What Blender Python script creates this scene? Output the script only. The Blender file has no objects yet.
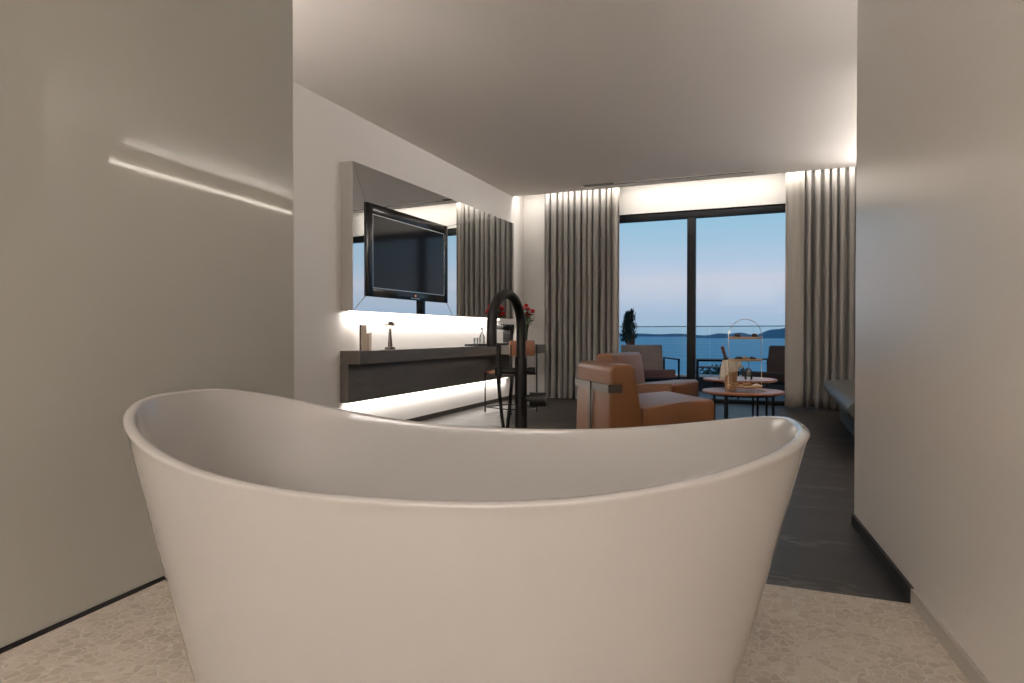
import bpy, bmesh, math, random
from mathutils import Vector, Matrix
R = math.radians
PI = math.pi
rnd = random.Random(7)
sc = bpy.context.scene
COL = sc.collection

# ------------------------------------------------------------------ helpers
def new_mat(name):
    m = bpy.data.materials.new(name); m.use_nodes = True
    nt = m.node_tree
    for n in list(nt.nodes): nt.nodes.remove(n)
    out = nt.nodes.new('ShaderNodeOutputMaterial')
    return m, nt, out

def srgb(r, g, b):
    f = lambda c: (c/255/12.92) if c/255 <= .04045 else ((c/255+.055)/1.055)**2.4
    return (f(r), f(g), f(b), 1)

def mat(name, col, rough=.5, metal=0., spec=.5, var=0., vscale=6., bump=0., bscale=40., coat=0., sheen=0., stretch=None):
    m, nt, out = new_mat(name)
    p = nt.nodes.new('ShaderNodeBsdfPrincipled')
    nt.links.new(p.outputs[0], out.inputs[0])
    p.inputs['Base Color'].default_value = col
    p.inputs['Roughness'].default_value = rough
    p.inputs['Metallic'].default_value = metal
    p.inputs['Specular IOR Level'].default_value = spec
    p.inputs['Coat Weight'].default_value = coat
    p.inputs['Coat Roughness'].default_value = .05
    p.inputs['Sheen Weight'].default_value = sheen
    tc = nt.nodes.new('ShaderNodeTexCoord')
    src = tc.outputs['Object']
    if stretch:
        mp = nt.nodes.new('ShaderNodeMapping'); mp.inputs['Scale'].default_value = stretch
        nt.links.new(src, mp.inputs[0]); src = mp.outputs[0]
    if var:
        n = nt.nodes.new('ShaderNodeTexNoise'); n.inputs['Scale'].default_value = vscale; n.inputs['Detail'].default_value = 5
        nt.links.new(src, n.inputs['Vector'])
        cr = nt.nodes.new('ShaderNodeValToRGB')
        cr.color_ramp.elements[0].position = .3; cr.color_ramp.elements[1].position = .7
        cr.color_ramp.elements[0].color = tuple(c*(1-var) for c in col[:3])+(1,)
        cr.color_ramp.elements[1].color = tuple(min(1, c*(1+var)) for c in col[:3])+(1,)
        nt.links.new(n.outputs['Fac'], cr.inputs[0]); nt.links.new(cr.outputs[0], p.inputs['Base Color'])
    if bump:
        n = nt.nodes.new('ShaderNodeTexNoise'); n.inputs['Scale'].default_value = bscale; n.inputs['Detail'].default_value = 3
        nt.links.new(src, n.inputs['Vector'])
        b = nt.nodes.new('ShaderNodeBump'); b.inputs['Strength'].default_value = bump; b.inputs['Distance'].default_value = .01
        nt.links.new(n.outputs['Fac'], b.inputs['Height']); nt.links.new(b.outputs[0], p.inputs['Normal'])
    return m

def emis(name, col, s):
    m, nt, out = new_mat(name)
    e = nt.nodes.new('ShaderNodeEmission'); e.inputs[0].default_value = col; e.inputs[1].default_value = s
    nt.links.new(e.outputs[0], out.inputs[0]); return m

def glass_mat(name, tint=(1, 1, 1, 1), ior=1.45, rough=0.0):
    m, nt, out = new_mat(name)
    t = nt.nodes.new('ShaderNodeBsdfTransparent'); t.inputs[0].default_value = tint
    g = nt.nodes.new('ShaderNodeBsdfGlossy'); g.inputs['Roughness'].default_value = rough
    f = nt.nodes.new('ShaderNodeFresnel'); f.inputs[0].default_value = ior
    x = nt.nodes.new('ShaderNodeMixShader')
    nt.links.new(f.outputs[0], x.inputs[0]); nt.links.new(t.outputs[0], x.inputs[1]); nt.links.new(g.outputs[0], x.inputs[2])
    nt.links.new(x.outputs[0], out.inputs[0]); return m

def obj(name, bm, m=None, parent=None, smooth=35, loc=None):
    me = bpy.data.meshes.new(name)
    bmesh.ops.recalc_face_normals(bm, faces=bm.faces[:])
    bm.to_mesh(me); bm.free()
    if smooth:
        for p in me.polygons: p.use_smooth = True
        me.set_sharp_from_angle(angle=R(smooth))
    o = bpy.data.objects.new(name, me); COL.objects.link(o)
    if m: me.materials.append(m)
    if parent: o.parent = parent
    if loc: o.location = loc
    return o

def tag(o, label, cat, group=None, kind=None):
    o['label'] = label; o['category'] = cat
    if group: o['group'] = group
    if kind: o['kind'] = kind
    return o

def thing(name, label, cat, loc=(0, 0, 0), rz=0., group=None):
    o = bpy.data.objects.new(name, None); COL.objects.link(o)
    o.empty_display_size = .1
    o.location = loc; o.rotation_euler = (0, 0, rz)
    return tag(o, label, cat, group)

def struct(name, bm, m, parent=None, smooth=None, kind=True):
    o = obj(name, bm, m, parent, smooth)
    if kind and not parent: o['kind'] = 'structure'
    return o

def dup(root, loc, rz=None, label=None, scale=None):
    r = root.copy(); COL.objects.link(r); r.location = loc
    if rz is not None: r.rotation_euler = (0, 0, rz)
    if scale: r.scale = scale
    if label: r['label'] = label
    for ch in list(root.children):
        c = ch.copy(); COL.objects.link(c); c.parent = r
        for g in ch.children:
            d = g.copy(); COL.objects.link(d); d.parent = c
    return r

def B(): return bmesh.new()

def box(bm, x0, x1, y0, y1, z0, z1, bev=0., seg=2, mx=None):
    r = bmesh.ops.create_cube(bm, size=1)
    vs = r['verts']
    for v in vs:
        v.co = Vector(((x0+x1)/2+v.co.x*(x1-x0), (y0+y1)/2+v.co.y*(y1-y0), (z0+z1)/2+v.co.z*(z1-z0)))
    if bev:
        es = list({e for v in vs for e in v.link_edges})
        rr = bmesh.ops.bevel(bm, geom=es, offset=bev, segments=seg, profile=.5, affect='EDGES', clamp_overlap=True)
        vs = list({v for f in rr['faces'] for v in f.verts} | {v for v in vs if v.is_valid})
    if mx is not None:
        for v in vs: v.co = mx @ v.co
    return bm

def prism(bm, pts, axis, a, b, bev=0., seg=2):
    """polygon pts (2D) extruded along axis from a to b"""
    def P(p, t):
        if axis == 'x': return (t, p[0], p[1])
        if axis == 'y': return (p[0], t, p[1])
        return (p[0], p[1], t)
    lo = [bm.verts.new(P(p, a)) for p in pts]; hi = [bm.verts.new(P(p, b)) for p in pts]
    n = len(pts)
    fs = [bm.faces.new(lo), bm.faces.new(hi)]
    for i in range(n): fs.append(bm.faces.new((lo[i], lo[(i+1) % n], hi[(i+1) % n], hi[i])))
    if bev:
        es = list({e for f in fs for e in f.edges})
        bmesh.ops.bevel(bm, geom=es, offset=bev, segments=seg, profile=.5, affect='EDGES', clamp_overlap=True)
    return bm

def lathe(bm, prof, cx=0, cy=0, cz=0, n=24, sx=1, sy=1):
    rings = []
    for r, z in prof:
        if r < 1e-6: rings.append([bm.verts.new((cx, cy, cz+z))])
        else: rings.append([bm.verts.new((cx+r*sx*math.cos(2*PI*i/n), cy+r*sy*math.sin(2*PI*i/n), cz+z)) for i in range(n)])
    for a, b in zip(rings, rings[1:]):
        for i in range(n):
            j = (i+1) % n
            if len(a) == 1 and len(b) == 1: continue
            if len(a) == 1: bm.faces.new((a[0], b[i], b[j]))
            elif len(b) == 1: bm.faces.new((a[i], a[j], b[0]))
            else: bm.faces.new((a[i], a[j], b[j], b[i]))
    return bm

def tube(bm, pts, r, n=12, closed=False):
    pts = [Vector(p) for p in pts]
    k = len(pts); rad = r if isinstance(r, (list, tuple)) else [r]*k
    prev = None; rings = []
    for i, p in enumerate(pts):
        if closed: d = (pts[(i+1) % k]-pts[i-1])
        else: d = pts[min(i+1, k-1)]-pts[max(i-1, 0)]
        d.normalize()
        if prev is None:
            a = Vector((0, 0, 1)) if abs(d.z) < .9 else Vector((1, 0, 0))
            u = d.cross(a).normalized()
        else:
            u = (prev-d*prev.dot(d)).normalized()
        prev = u; w = d.cross(u)
        rings.append([bm.verts.new(p+(u*math.cos(2*PI*j/n)+w*math.sin(2*PI*j/n))*rad[i]) for j in range(n)])
    rr = list(zip(rings, rings[1:]+([rings[0]] if closed else [])))
    for a, b in rr:
        for j in range(n):
            bm.faces.new((a[j], a[(j+1) % n], b[(j+1) % n], b[j]))
    if not closed:
        bm.faces.new(rings[0][::-1]); bm.faces.new(rings[-1])
    return bm

def cyl(bm, p0, p1, r, n=16): return tube(bm, [p0, p1], r, n)

def area(name, loc, sx, sy, power, col=(1, .9, .78), rot=(0, 0, 0), spread=None, parent=None):
    l = bpy.data.lights.new(name, 'AREA'); l.shape = 'RECTANGLE'; l.size = sx; l.size_y = sy
    l.energy = power; l.color = col
    if spread: l.spread = spread
    o = bpy.data.objects.new(name, l); COL.objects.link(o); o.location = loc; o.rotation_euler = rot
    if parent: o.parent = parent
    return o

# ------------------------------------------------------------------ materials
M = {}
M['wall'] = mat('wall_paint', (.80, .77, .735, 1), .24, spec=.5, bump=.03, bscale=120)
M['ceil'] = mat('ceiling_paint', (.84, .79, .74, 1), .75, spec=.2)
M['white'] = mat('white_paint', (.74, .72, .69, 1), .45)
M['tub'] = mat('white_acrylic', (.49, .472, .46, 1), .16, spec=.5, coat=.5)
M['black'] = mat('matte_black_metal', (.007, .0065, .0065, 1), .42, spec=.3)
M['bronze'] = mat('dark_bronze_metal', (.10, .085, .072, 1), .35, metal=.6)
M['darkframe'] = mat('anthracite_aluminium', (.006, .007, .009, 1), .5, spec=.3)
M['console'] = mat('dark_taupe_veneer', (.13, .115, .10, 1), .42, var=.12, vscale=5, stretch=(6, 1, 6))
M['mirror'] = mat('mirror_silver', (.86, .87, .86, 1), .012, metal=1)
M['mirror_back'] = mat('mirror_backing', (.42, .40, .375, 1), .3)
M['screen'] = mat('black_screen', (.006, .006, .007, 1), .09, spec=.3)
M['bezel'] = mat('gloss_black_plastic', (.006, .006, .006, 1), .18)
M['silver'] = mat('brushed_silver', (.55, .55, .55, 1), .3, metal=1)
M['leather'] = mat('cognac_leather', (.215, .082, .027, 1), .40, spec=.6, var=.12, vscale=3, bump=.12, bscale=90)
M['greyleather'] = mat('grey_leather', (.085, .082, .073, 1), .45, bump=.1, bscale=90)
M['darkgrey'] = mat('dark_grey_upholstery', (.055, .05, .045, 1), .6)
M['curtain'] = mat('taupe_curtain_cloth', (.295, .278, .26, 1), .9, spec=.15, sheen=.2, bump=.2, bscale=300)
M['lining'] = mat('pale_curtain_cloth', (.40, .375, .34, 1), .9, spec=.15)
M['copper'] = mat('terracotta_lacquer', (.36, .15, .075, 1), .32)
M['brass'] = mat('pale_brass', (.75, .62, .42, 1), .2, metal=1)
M['wood'] = mat('pale_oak', (.60, .43, .27, 1), .45, var=.15, vscale=4, stretch=(1, 8, 1))
M['choc'] = mat('dark_chocolate', (.022, .012, .008, 1), .35)
M['pastry'] = mat('golden_pastry', (.42, .22, .08, 1), .6, var=.35, vscale=30)
M['cream'] = mat('cream_linen', (.86, .81, .71, 1), .85, bump=.2, bscale=200)
M['tanpaper'] = mat('tan_stoneware', (.42, .28, .15, 1), .55)
M['bottle'] = mat('dark_bottle_glass', (.012, .010, .008, 1), .08)
M['foil'] = mat('red_foil', (.13, .035, .022, 1), .35)
M['glass'] = glass_mat('clear_glass', (.93, .95, .95, 1), 1.75)
M['pane'] = glass_mat('window_glass', (.97, .985, .985, 1), 1.11)
M['rail_glass'] = glass_mat('railing_glass', (.90, .95, .96, 1), 1.35)
M['red'] = mat('red_petals', (.75, .03, .04, 1), .6, var=.2, vscale=40)
M['leaf'] = mat('green_leaves', (.035, .075, .02, 1), .6, var=.3, vscale=20)
M['cypress'] = mat('dark_conifer', (.012, .03, .028, 1), .8)
M['terracotta'] = mat('brown_planter', (.23, .10, .06, 1), .6)
M['wicker'] = mat('woven_brown_cord', (.30, .20, .145, 1), .8, var=.35, vscale=60)
M['rose'] = mat('dusty_rose_canvas', (.24, .11, .095, 1), .9)
M['brownweave'] = mat('dark_brown_canvas', (.075, .035, .02, 1), .7)
M['balcony'] = mat('blue_grey_tile', (.22, .24, .26, 1), .5)
M['kerbdark'] = mat('dark_render', (.05, .05, .055, 1), .8)
M['kerb'] = mat('lit_pale_stone', (.62, .64, .66, 1), .7)
M['baseboard'] = mat('dark_marble_skirting', (.018, .016, .014, 1), .5, spec=.3)
M['skirt'] = mat('pale_skirting', (.50, .465, .42, 1), .4)
M['seal'] = mat('black_rubber', (.012, .011, .010, 1), .5)
M['bookdark'] = mat('brown_book_cloth', (.12, .085, .06, 1), .7)
M['bookcream'] = mat('cream_book_cloth', (.50, .43, .34, 1), .7)
M['bookpink'] = mat('dusty_pink_book_cloth', (.46, .33, .28, 1), .7)
M['paper'] = mat('paper_pages', (.72, .68, .60, 1), .9)
M['led'] = emis('led_diffuser', (1, .90, .76, 1), 5)
M['glow'] = emis('lamp_glow', (1, .85, .62, 1), 2.2)
M['kettle'] = mat('white_ceramic', (.75, .73, .70, 1), .2)

def dark_floor():
    m, nt, out = new_mat('dark_veined_marble')
    N = nt.nodes.new; L = nt.links.new
    p = N('ShaderNodeBsdfPrincipled'); L(p.outputs[0], out.inputs[0])
    tc = N('ShaderNodeTexCoord')
    mp = N('ShaderNodeMapping'); mp.inputs['Scale'].default_value = (.35, 1.6, 1); mp.inputs['Rotation'].default_value = (0, 0, R(4))
    L(tc.outputs['Object'], mp.inputs[0])
    n1 = N('ShaderNodeTexNoise'); n1.inputs['Scale'].default_value = 1.5; n1.inputs['Detail'].default_value = 8; n1.inputs['Roughness'].default_value = .62
    L(mp.outputs[0], n1.inputs['Vector'])
    vein = N('ShaderNodeValToRGB')
    e = vein.color_ramp.elements
    e[0].position = .485; e[0].color = (0, 0, 0, 1); e[1].position = .5; e[1].color = (1, 1, 1, 1)
    x = e.new(.515); x.color = (0, 0, 0, 1)
    L(n1.outputs['Fac'], vein.inputs[0])
    n2 = N('ShaderNodeTexNoise'); n2.inputs['Scale'].default_value = 3; n2.inputs['Detail'].default_value = 6
    L(mp.outputs[0], n2.inputs['Vector'])
    base = N('ShaderNodeMixRGB'); base.inputs[1].default_value = (.022, .018, .0145, 1); base.inputs[2].default_value = (.052, .043, .036, 1)
    L(n2.outputs['Fac'], base.inputs[0])
    br = N('ShaderNodeTexBrick'); br.inputs['Scale'].default_value = 1; br.inputs['Mortar Size'].default_value = .0022
    br.inputs['Brick Width'].default_value = 1.2; br.inputs['Row Height'].default_value = .6; br.offset = .5
    br.inputs['Color1'].default_value = (1, 1, 1, 1); br.inputs['Color2'].default_value = (.72, .72, .72, 1); br.inputs['Mortar'].default_value = (.35, .33, .3, 1)
    L(tc.outputs['Object'], br.inputs['Vector'])
    mul = N('ShaderNodeMixRGB'); mul.blend_type = 'MULTIPLY'; mul.inputs[0].default_value = 1
    L(base.outputs[0], mul.inputs[1]); L(br.outputs['Color'], mul.inputs[2])
    add = N('ShaderNodeMixRGB'); add.inputs[2].default_value = (.16, .135, .11, 1)
    vm = N('ShaderNodeMath'); vm.operation = 'MULTIPLY'; vm.inputs[1].default_value = .55
    L(vein.outputs[0], vm.inputs[0]); L(vm.outputs[0], add.inputs[0]); L(mul.outputs[0], add.inputs[1])
    L(add.outputs[0], p.inputs['Base Color'])
    p.inputs['Roughness'].default_value = .42; p.inputs['Specular IOR Level'].default_value = .28
    return m
M['floor'] = dark_floor()

def mosaic():
    m, nt, out = new_mat('beige_pebble_mosaic')
    N = nt.nodes.new; L = nt.links.new
    p = N('ShaderNodeBsdfPrincipled'); L(p.outputs[0], out.inputs[0])
    tc = N('ShaderNodeTexCoord')
    v = N('ShaderNodeTexVoronoi'); v.feature = 'DISTANCE_TO_EDGE'; v.inputs['Scale'].default_value = 32; v.inputs['Randomness'].default_value = .8
    L(tc.outputs['Object'], v.inputs['Vector'])
    c = N('ShaderNodeTexVoronoi'); c.inputs['Scale'].default_value = 32; c.inputs['Randomness'].default_value = .8
    L(tc.outputs['Object'], c.inputs['Vector'])
    n = N('ShaderNodeTexNoise'); n.inputs['Scale'].default_value = 4; n.inputs['Detail'].default_value = 5
    L(tc.outputs['Object'], n.inputs['Vector'])
    pe = N('ShaderNodeMixRGB'); pe.inputs[1].default_value = (.56, .485, .405, 1); pe.inputs[2].default_value = (.70, .625, .54, 1)
    sep = N('ShaderNodeSeparateColor'); L(c.outputs['Color'], sep.inputs[0]); L(sep.outputs[0], pe.inputs[0])
    cl = N('ShaderNodeMixRGB'); cl.blend_type = 'MULTIPLY'; cl.inputs[0].default_value = .5
    L(pe.outputs[0], cl.inputs[1])
    nr = N('ShaderNodeValToRGB'); nr.color_ramp.elements[0].color = (.72, .70, .67, 1); nr.color_ramp.elements[0].position = .35; nr.color_ramp.elements[1].position = .65
    L(n.outputs['Fac'], nr.inputs[0]); L(nr.outputs[0], cl.inputs[2])
    g = N('ShaderNodeValToRGB'); g.color_ramp.elements[0].position = .02; g.color_ramp.elements[1].position = .07
    L(v.outputs['Distance'], g.inputs[0])
    fin = N('ShaderNodeMixRGB'); fin.inputs[1].default_value = (.70, .645, .57, 1)
    L(g.outputs[0], fin.inputs[0]); L(cl.outputs[0], fin.inputs[2]); L(fin.outputs[0], p.inputs['Base Color'])
    b = N('ShaderNodeBump'); b.inputs['Strength'].default_value = .25; b.inputs['Distance'].default_value = .003
    L(g.outputs[0], b.inputs['Height']); L(b.outputs[0], p.inputs['Normal'])
    p.inputs['Roughness'].default_value = .5
    return m
M['mosaic'] = mosaic()

def frosted():
    m, nt, out = new_mat('frosted_greige_glass')
    N = nt.nodes.new; L = nt.links.new
    d = N('ShaderNodeBsdfDiffuse'); d.inputs[0].default_value = (.74, .725, .675, 1)
    t = N('ShaderNodeBsdfTranslucent'); t.inputs[0].default_value = (.55, .57, .51, 1)
    x = N('ShaderNodeMixShader'); x.inputs[0].default_value = .35
    L(d.outputs[0], x.inputs[1]); L(t.outputs[0], x.inputs[2])
    g = N('ShaderNodeBsdfGlossy'); g.inputs['Roughness'].default_value = .03
    f = N('ShaderNodeFresnel'); f.inputs[0].default_value = 1.85
    y = N('ShaderNodeMixShader'); L(f.outputs[0], y.inputs[0]); L(x.outputs[0], y.inputs[1]); L(g.outputs[0], y.inputs[2])
    L(y.outputs[0], out.inputs[0]); return m
M['frost'] = frosted()

# ------------------------------------------------------------------ room shell
H = 2.88
XL = -3.47            # bedroom left wall
YW = 8.92             # inner face of the window wall
# bathroom axis: direction (-.0906,.9959)
def bath(Y, x_at, y_at): return x_at-.0910*(Y-y_at)
rx = lambda Y: bath(Y, .358, 3.48)      # bath right wall face
bx_ = lambda Y: bath(Y, 1.58, 5.24)     # bedroom right wall face

bm = B(); box(bm, XL-.2, 3.2, 2.53, 9.05, -.1, 0); struct('floor', bm, M['floor'])
bm = B(); box(bm, XL-.2, 3.2, -2.4, 2.53, -.1, 0); struct('floor_bathroom', bm, M['mosaic'])
bm = B(); box(bm, XL-.2, 3.2, -2.4, 8.5, H, H+.14); struct('ceiling', bm, M['ceil'])
bm = B(); box(bm, XL-.2, 3.2, 8.5, 9.12, H+.14, H+.25); struct('ceiling_recess', bm, M['white'])
bm = B(); box(bm, XL-.2, XL, -2.4, 9.12, 0, H+.14); struct('wall_left', bm, M['wall'])
bm = B(); box(bm, XL, 3.2, -2.4, -2.2, 0, H); struct('wall_back', bm, M['wall'])
bm = B(); prism(bm, [(rx(-2.2), -2.2), (rx(3.48), 3.48), (3.2, 3.48), (3.2, -2.2)], 'z', 0, H); struct('wall_right', bm, M['wall'])
bm = B()
prism(bm, [(bx_(5.24), 5.24), (bx_(8.92), 8.92), (3.2, 8.92), (3.2, 5.24)], 'z', 0, H+.14)
prism(bm, [(bx_(3.48)-.07, 3.48), (bx_(5.24)-.07, 5.24), (3.2, 5.24), (3.2, 3.48)], 'z', 0, H)
struct('wall_bedroom', bm, M['wall'])
# window wall with the door opening X -2.45..0.65, z 0..2.59
OX0, OX1, OZ = -2.45, .62, 2.59
bm = B()
box(bm, XL, OX0, YW, 9.12, 0, H+.14); box(bm, OX1, 3.2, YW, 9.12, 0, H+.14); box(bm, OX0, OX1, YW, 9.12, OZ, H+.14)
struct('wall_window', bm, M['white'])
# baseboards
def strip(y0, y1, name, m, t=.012, h=.052):
    bm = B(); prism(bm, [(rx(y0)-t, y0), (rx(y1)-t, y1), (rx(y1), y1), (rx(y0), y0)], 'z', 0, h)
    return struct(name, bm, m)
strip(2.53, 3.48, 'baseboard_right', M['baseboard'])
strip(-2.2, 2.53, 'baseboard_bathroom', M['skirt'])
bm = B(); box(bm, XL, XL+.014, 2.6, YW, 0, .05); struct('baseboard_left', bm, M['bronze'])
# cove led profile in the slot above the curtains
bm = B(); box(bm, XL+.02, 1.1, 8.505, 8.525, H+.06, H+.075); struct('trim_1', bm, M['led'])
# led line along the bedroom right wall
bm = B(); prism(bm, [(bx_(5.3)-.02, 5.3), (bx_(8.3)-.02, 8.3), (bx_(8.3), 8.3), (bx_(5.3), 5.3)], 'z', 2.70, 2.735); struct('trim_2', bm, M['led'])

# sliding door
door = thing('door_1', 'dark framed sliding glass balcony door', 'door'); door['kind'] = 'structure'
del door['category']
bm = B()
box(bm, OX0, OX1, YW+.02, YW+.12, OZ-.10, OZ, .004); box(bm, OX0, OX1, YW+.02, YW+.12, 0, .05, .004)
box(bm, OX0, OX0+.08, YW+.02, YW+.12, .05, OZ-.10, .004); box(bm, OX1-.08, OX1, YW+.02, YW+.12, .05, OZ-.10, .004)
obj('door_frame', bm, M['darkframe'], door)
bm = B(); box(bm, -1.105, -.995, YW+.015, YW+.115, .05, OZ-.10, .004); obj('mullion', bm, M['darkframe'], door)
bm = B(); box(bm, OX0+.08, -1.105, YW+.06, YW+.068, .05, OZ-.10); obj('pane', bm, M['pane'], door, None)
bm = B(); box(bm, -.995, OX1-.08, YW+.06, YW+.068, .05, OZ-.10); obj('pane', bm, M['pane'], door, None)

# ------------------------------------------------------------------ frosted glass partition
gx = lambda Y: bath(Y, -2.065, 1.148)
gp = thing('glass_partition', 'tall frosted greige glass panel on a black floor channel left of the bathtub', 'glass panel', (gx(2.5), 2.5, 0))
ang = math.atan2(.9959, -.0906)-PI/2
gp.rotation_euler = (0, 0, ang)
bm = B(); box(bm, -.012, 0, -4.6, .012, .012, H-.002, .0015, 1); obj('glass_sheet', bm, M['frost'], gp, None)
bm = B(); box(bm, -.02, .008, -4.6, .012, 0, .012); obj('floor_channel', bm, M['seal'], gp, None)

# ------------------------------------------------------------------ bathtub
def bathtub():
    t = thing('bathtub', 'white freestanding bathtub with a swooping rim in the foreground', 'bathtub', (-.7346, 1.396, 0), R(7.4))
    a, b, n = .80, .452, 2.6
    NT = 128
    def ring(da, s, zf):
        out = []
        for i in range(NT):
            th = 2*PI*i/NT; c, q = math.cos(th), math.sin(th)
            u = math.copysign(abs(c)**(2/n), c); v = math.copysign(abs(q)**(2/n), q)
            Hh = .628+(.136 if u < 0 else .103)*abs(u)**2.38
            out.append(((a*s-da)*u, (b*s-da)*v, zf(Hh)))
        return out
    rings = []
    def S(f): return .76+.24*f**.95
    rings.append(ring(.02, S(0), lambda h: 0.0)); rings.append(ring(.004, S(0), lambda h: .004)); rings.append(ring(0, S(.02), lambda h: .02))
    for k in range(1, 19):
        f = k/18*.975+.02
        f = min(f, .98)
        rings.append(ring(0, S(f), lambda h, f=f: .02+(h-.02)*((f-.02)/.98)))
    w = .024
    for k in range(0, 9):
        th = PI*k/8
        rings.append(ring(w/2-w/2*math.cos(th), 1.0, lambda h, th=th: h-.007+.007*math.sin(th)))
    for k in range(1, 15):
        f = 1-k/14
        rings.append(ring(w, .80+.20*f**.62, lambda h, f=f: .17+(h-.007-.17)*f))
    for s in (.77, .70, .5, .25, .08):
        rings.append(ring(w*s/.8, s, lambda h, s=s: .17-.035*(1-(s/.80)**3)))
    bm = B(); vr = [[bm.verts.new(p) for p in r] for r in rings]
    for p, q in zip(vr, vr[1:]):
        for i in range(NT): bm.faces.new((p[i], p[(i+1) % NT], q[(i+1) % NT], q[i]))
    bm.faces.new(vr[0][::-1]); bm.faces.new(vr[-1])
    obj('tub_shell', bm, M['tub'], t, 60)
    return t
bathtub()

# ------------------------------------------------------------------ tub faucet
def faucet():
    t = thing('bathtub_faucet', 'matte black freestanding tub faucet with a high arched spout behind the bathtub', 'faucet', (-.825, 2.094, 0))
    k = M['black']
    bm = B(); lathe(bm, [(0, 0), (.06, 0), (.06, .008), (.055, .012), (0, .012)], n=32); obj('floor_flange', bm, k, t)
    bm = B(); lathe(bm, [(0, .012), (.0215, .012), (.0215, .838), (.018, .842), (0, .842)], n=24); obj('riser', bm, k, t)
    # spout arch: goes left and toward the camera
    # camera frame direction (-.454,-.891) -> world
    c, s = math.cos(R(22.3)), math.sin(R(22.3))
    dx, dy = -.454*c+.891*s, -.454*s-.891*c
    D = .212; r = D/2; zc = .948
    pts = [(0, 0, .84), (0, 0, .88), (0, 0, zc)]
    for i in range(1, 25):
        th = PI*i/24; q = r-r*math.cos(th)
        pts.append((dx*q, dy*q, zc+r*math.sin(th)))
    pts += [(dx*D, dy*D, .91), (dx*D, dy*D, .888)]
    bm = B(); tube(bm, pts, .0165, 20)
    cyl(bm, (dx*D, dy*D, .888), (dx*D, dy*D, .880), .0145, 20)
    obj('spout', bm, k, t)
    # mixer cross bar, world direction of camera right
    bar = B(); cyl(bar, (-.075*c, -.075*s, .79), (.047*c, .047*s, .79), .0115, 16); cyl(bar, (.026*c, .026*s, .79), (.05*c, .05*s, .79), .0135, 16)
    obj('shower_holder', bar, k, t)
    hd = B(); cyl(hd, (.018*c, .018*s, .695), (.032*c, .032*s, .695), .012, 16); cyl(hd, (.030*c, .030*s, .690), (.088*c, .088*s, .690), .025, 24)
    obj('lever_handle', hd, k, t)
    hx, hy = -.078*c, -.078*s
    bm = B(); cyl(bm, (hx, hy, .745), (hx, hy, .885), .0085, 14); cyl(bm, (hx, hy, .775), (hx, hy, .805), .0145, 16)
    obj('hand_shower', bm, k, t)
    P = []
    ex, ey = -.030*c, -.030*s
    for i in range(41):
        u = i/40; x = hx+(ex-hx)*u; y = hy+(ey-hy)*u
        P.append((x+.0*u, y, .745-.21*(1-abs(2*u-1)**1.35)+(.03*u)))
    P.append((-.018*c, -.018*s, .775))
    bm = B(); tube(bm, P, .0065, 10); obj('shower_hose', bm, k, t)
faucet()

# ------------------------------------------------------------------ mirror and television
TL = .032   # the mirror face turns slightly toward the bath
mr = thing('wall_mirror', 'long faceted wall mirror with a lit lower edge around the television', 'mirror', (XL, 4.565, 1.12))
bm = B(); prism(bm, [(0, 0), (.121, 0), (.121+TL*3.385, 3.385), (0, 3.385)], 'z', 0, 1.28); obj('mirror_case', bm, M['mirror_back'], mr, None)
fac = [[(4.565, 1.12), (4.74, 1.255), (4.74, 2.083), (4.565, 2.40)],
       [(4.565, 1.12), (6.30, 1.12), (6.16, 1.255), (4.74, 1.255)],
       [(4.565, 2.40), (4.74, 2.083), (6.16, 2.083), (7.42, 2.40)],
       [(6.16, 2.083), (6.16, 1.255), (6.30, 1.12), (6.45, 1.12), (7.10, 2.02), (7.42, 2.40)],
       [(7.10, 2.02), (7.42, 2.40), (7.95, 2.40), (7.95, 1.74)],
       [(6.45, 1.12), (7.10, 2.02), (7.95, 1.74), (7.95, 1.12)],
       [(4.74, 1.255), (6.16, 1.255), (6.16, 2.083), (4.74, 2.083)]]
for k, f in enumerate(fac):
    n = len(f); cx = sum(p[0] for p in f)/n; cy = sum(p[1] for p in f)/n
    g = []
    for p in f:
        d = Vector((cx-p[0], cy-p[1])); d.normalize(); g.append((p[0]+d.x*.005-4.565, p[1]+d.y*.005-1.12))
    bm = B(); prism(bm, g, 'x', .121, .126)
    for v in bm.verts: v.co.x += TL*v.co.y
    obj('mirror_facet', bm, M['mirror'], mr, None)
bm = B(); box(bm, .03, .05, .06, 3.33, -.012, 0); obj('led_strip', bm, M['led'], mr, None)

tv = thing('television', 'black flat screen television mounted on the wall mirror', 'television', (XL+.1285+TL*.175, 4.74, 1.255), -math.atan(TL))
W_, H_ = 1.42, .828
bm = B()
box(bm, 0, .014, 0, .085, 0, H_, .003); box(bm, 0, .014, W_-.07, W_, 0, H_, .003)
box(bm, 0, .014, .085, W_-.07, 0, .075, .003); box(bm, 0, .014, .085, W_-.07, H_-.09, H_, .003)
obj('bezel', bm, M['bezel'], tv)
bm = B(); box(bm, 0, .008, .085, W_-.07, .075, H_-.09); obj('screen', bm, M['screen'], tv, None)
bm = B()
y0, y1, z0, z1 = .085, W_-.07, .075, H_-.09; e = .008
box(bm, .008, .0115, y0, y1, z0, z0+e); box(bm, .008, .0115, y0, y1, z1-e, z1); box(bm, .008, .0115, y0, y0+e, z0+e, z1-e); box(bm, .008, .0115, y1-e, y1, z0+e, z1-e)
obj('screen_trim', bm, M['silver'], tv, None)
bm = B(); box(bm, .014, .0155, .70, .86, .012, .02); obj('maker_plate', bm, M['silver'], tv, None)
bm = B(); lathe(bm, [(0, 0), (.007, 0), (.007, .003), (0, .003)], n=12)
for v in bm.verts: v.co = Vector((.014+v.co.z, .78+v.co.x, .042+v.co.y))
obj('standby_light', bm, emis('standby_red', (1, .25, .12, 1), 1.2), tv)

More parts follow.
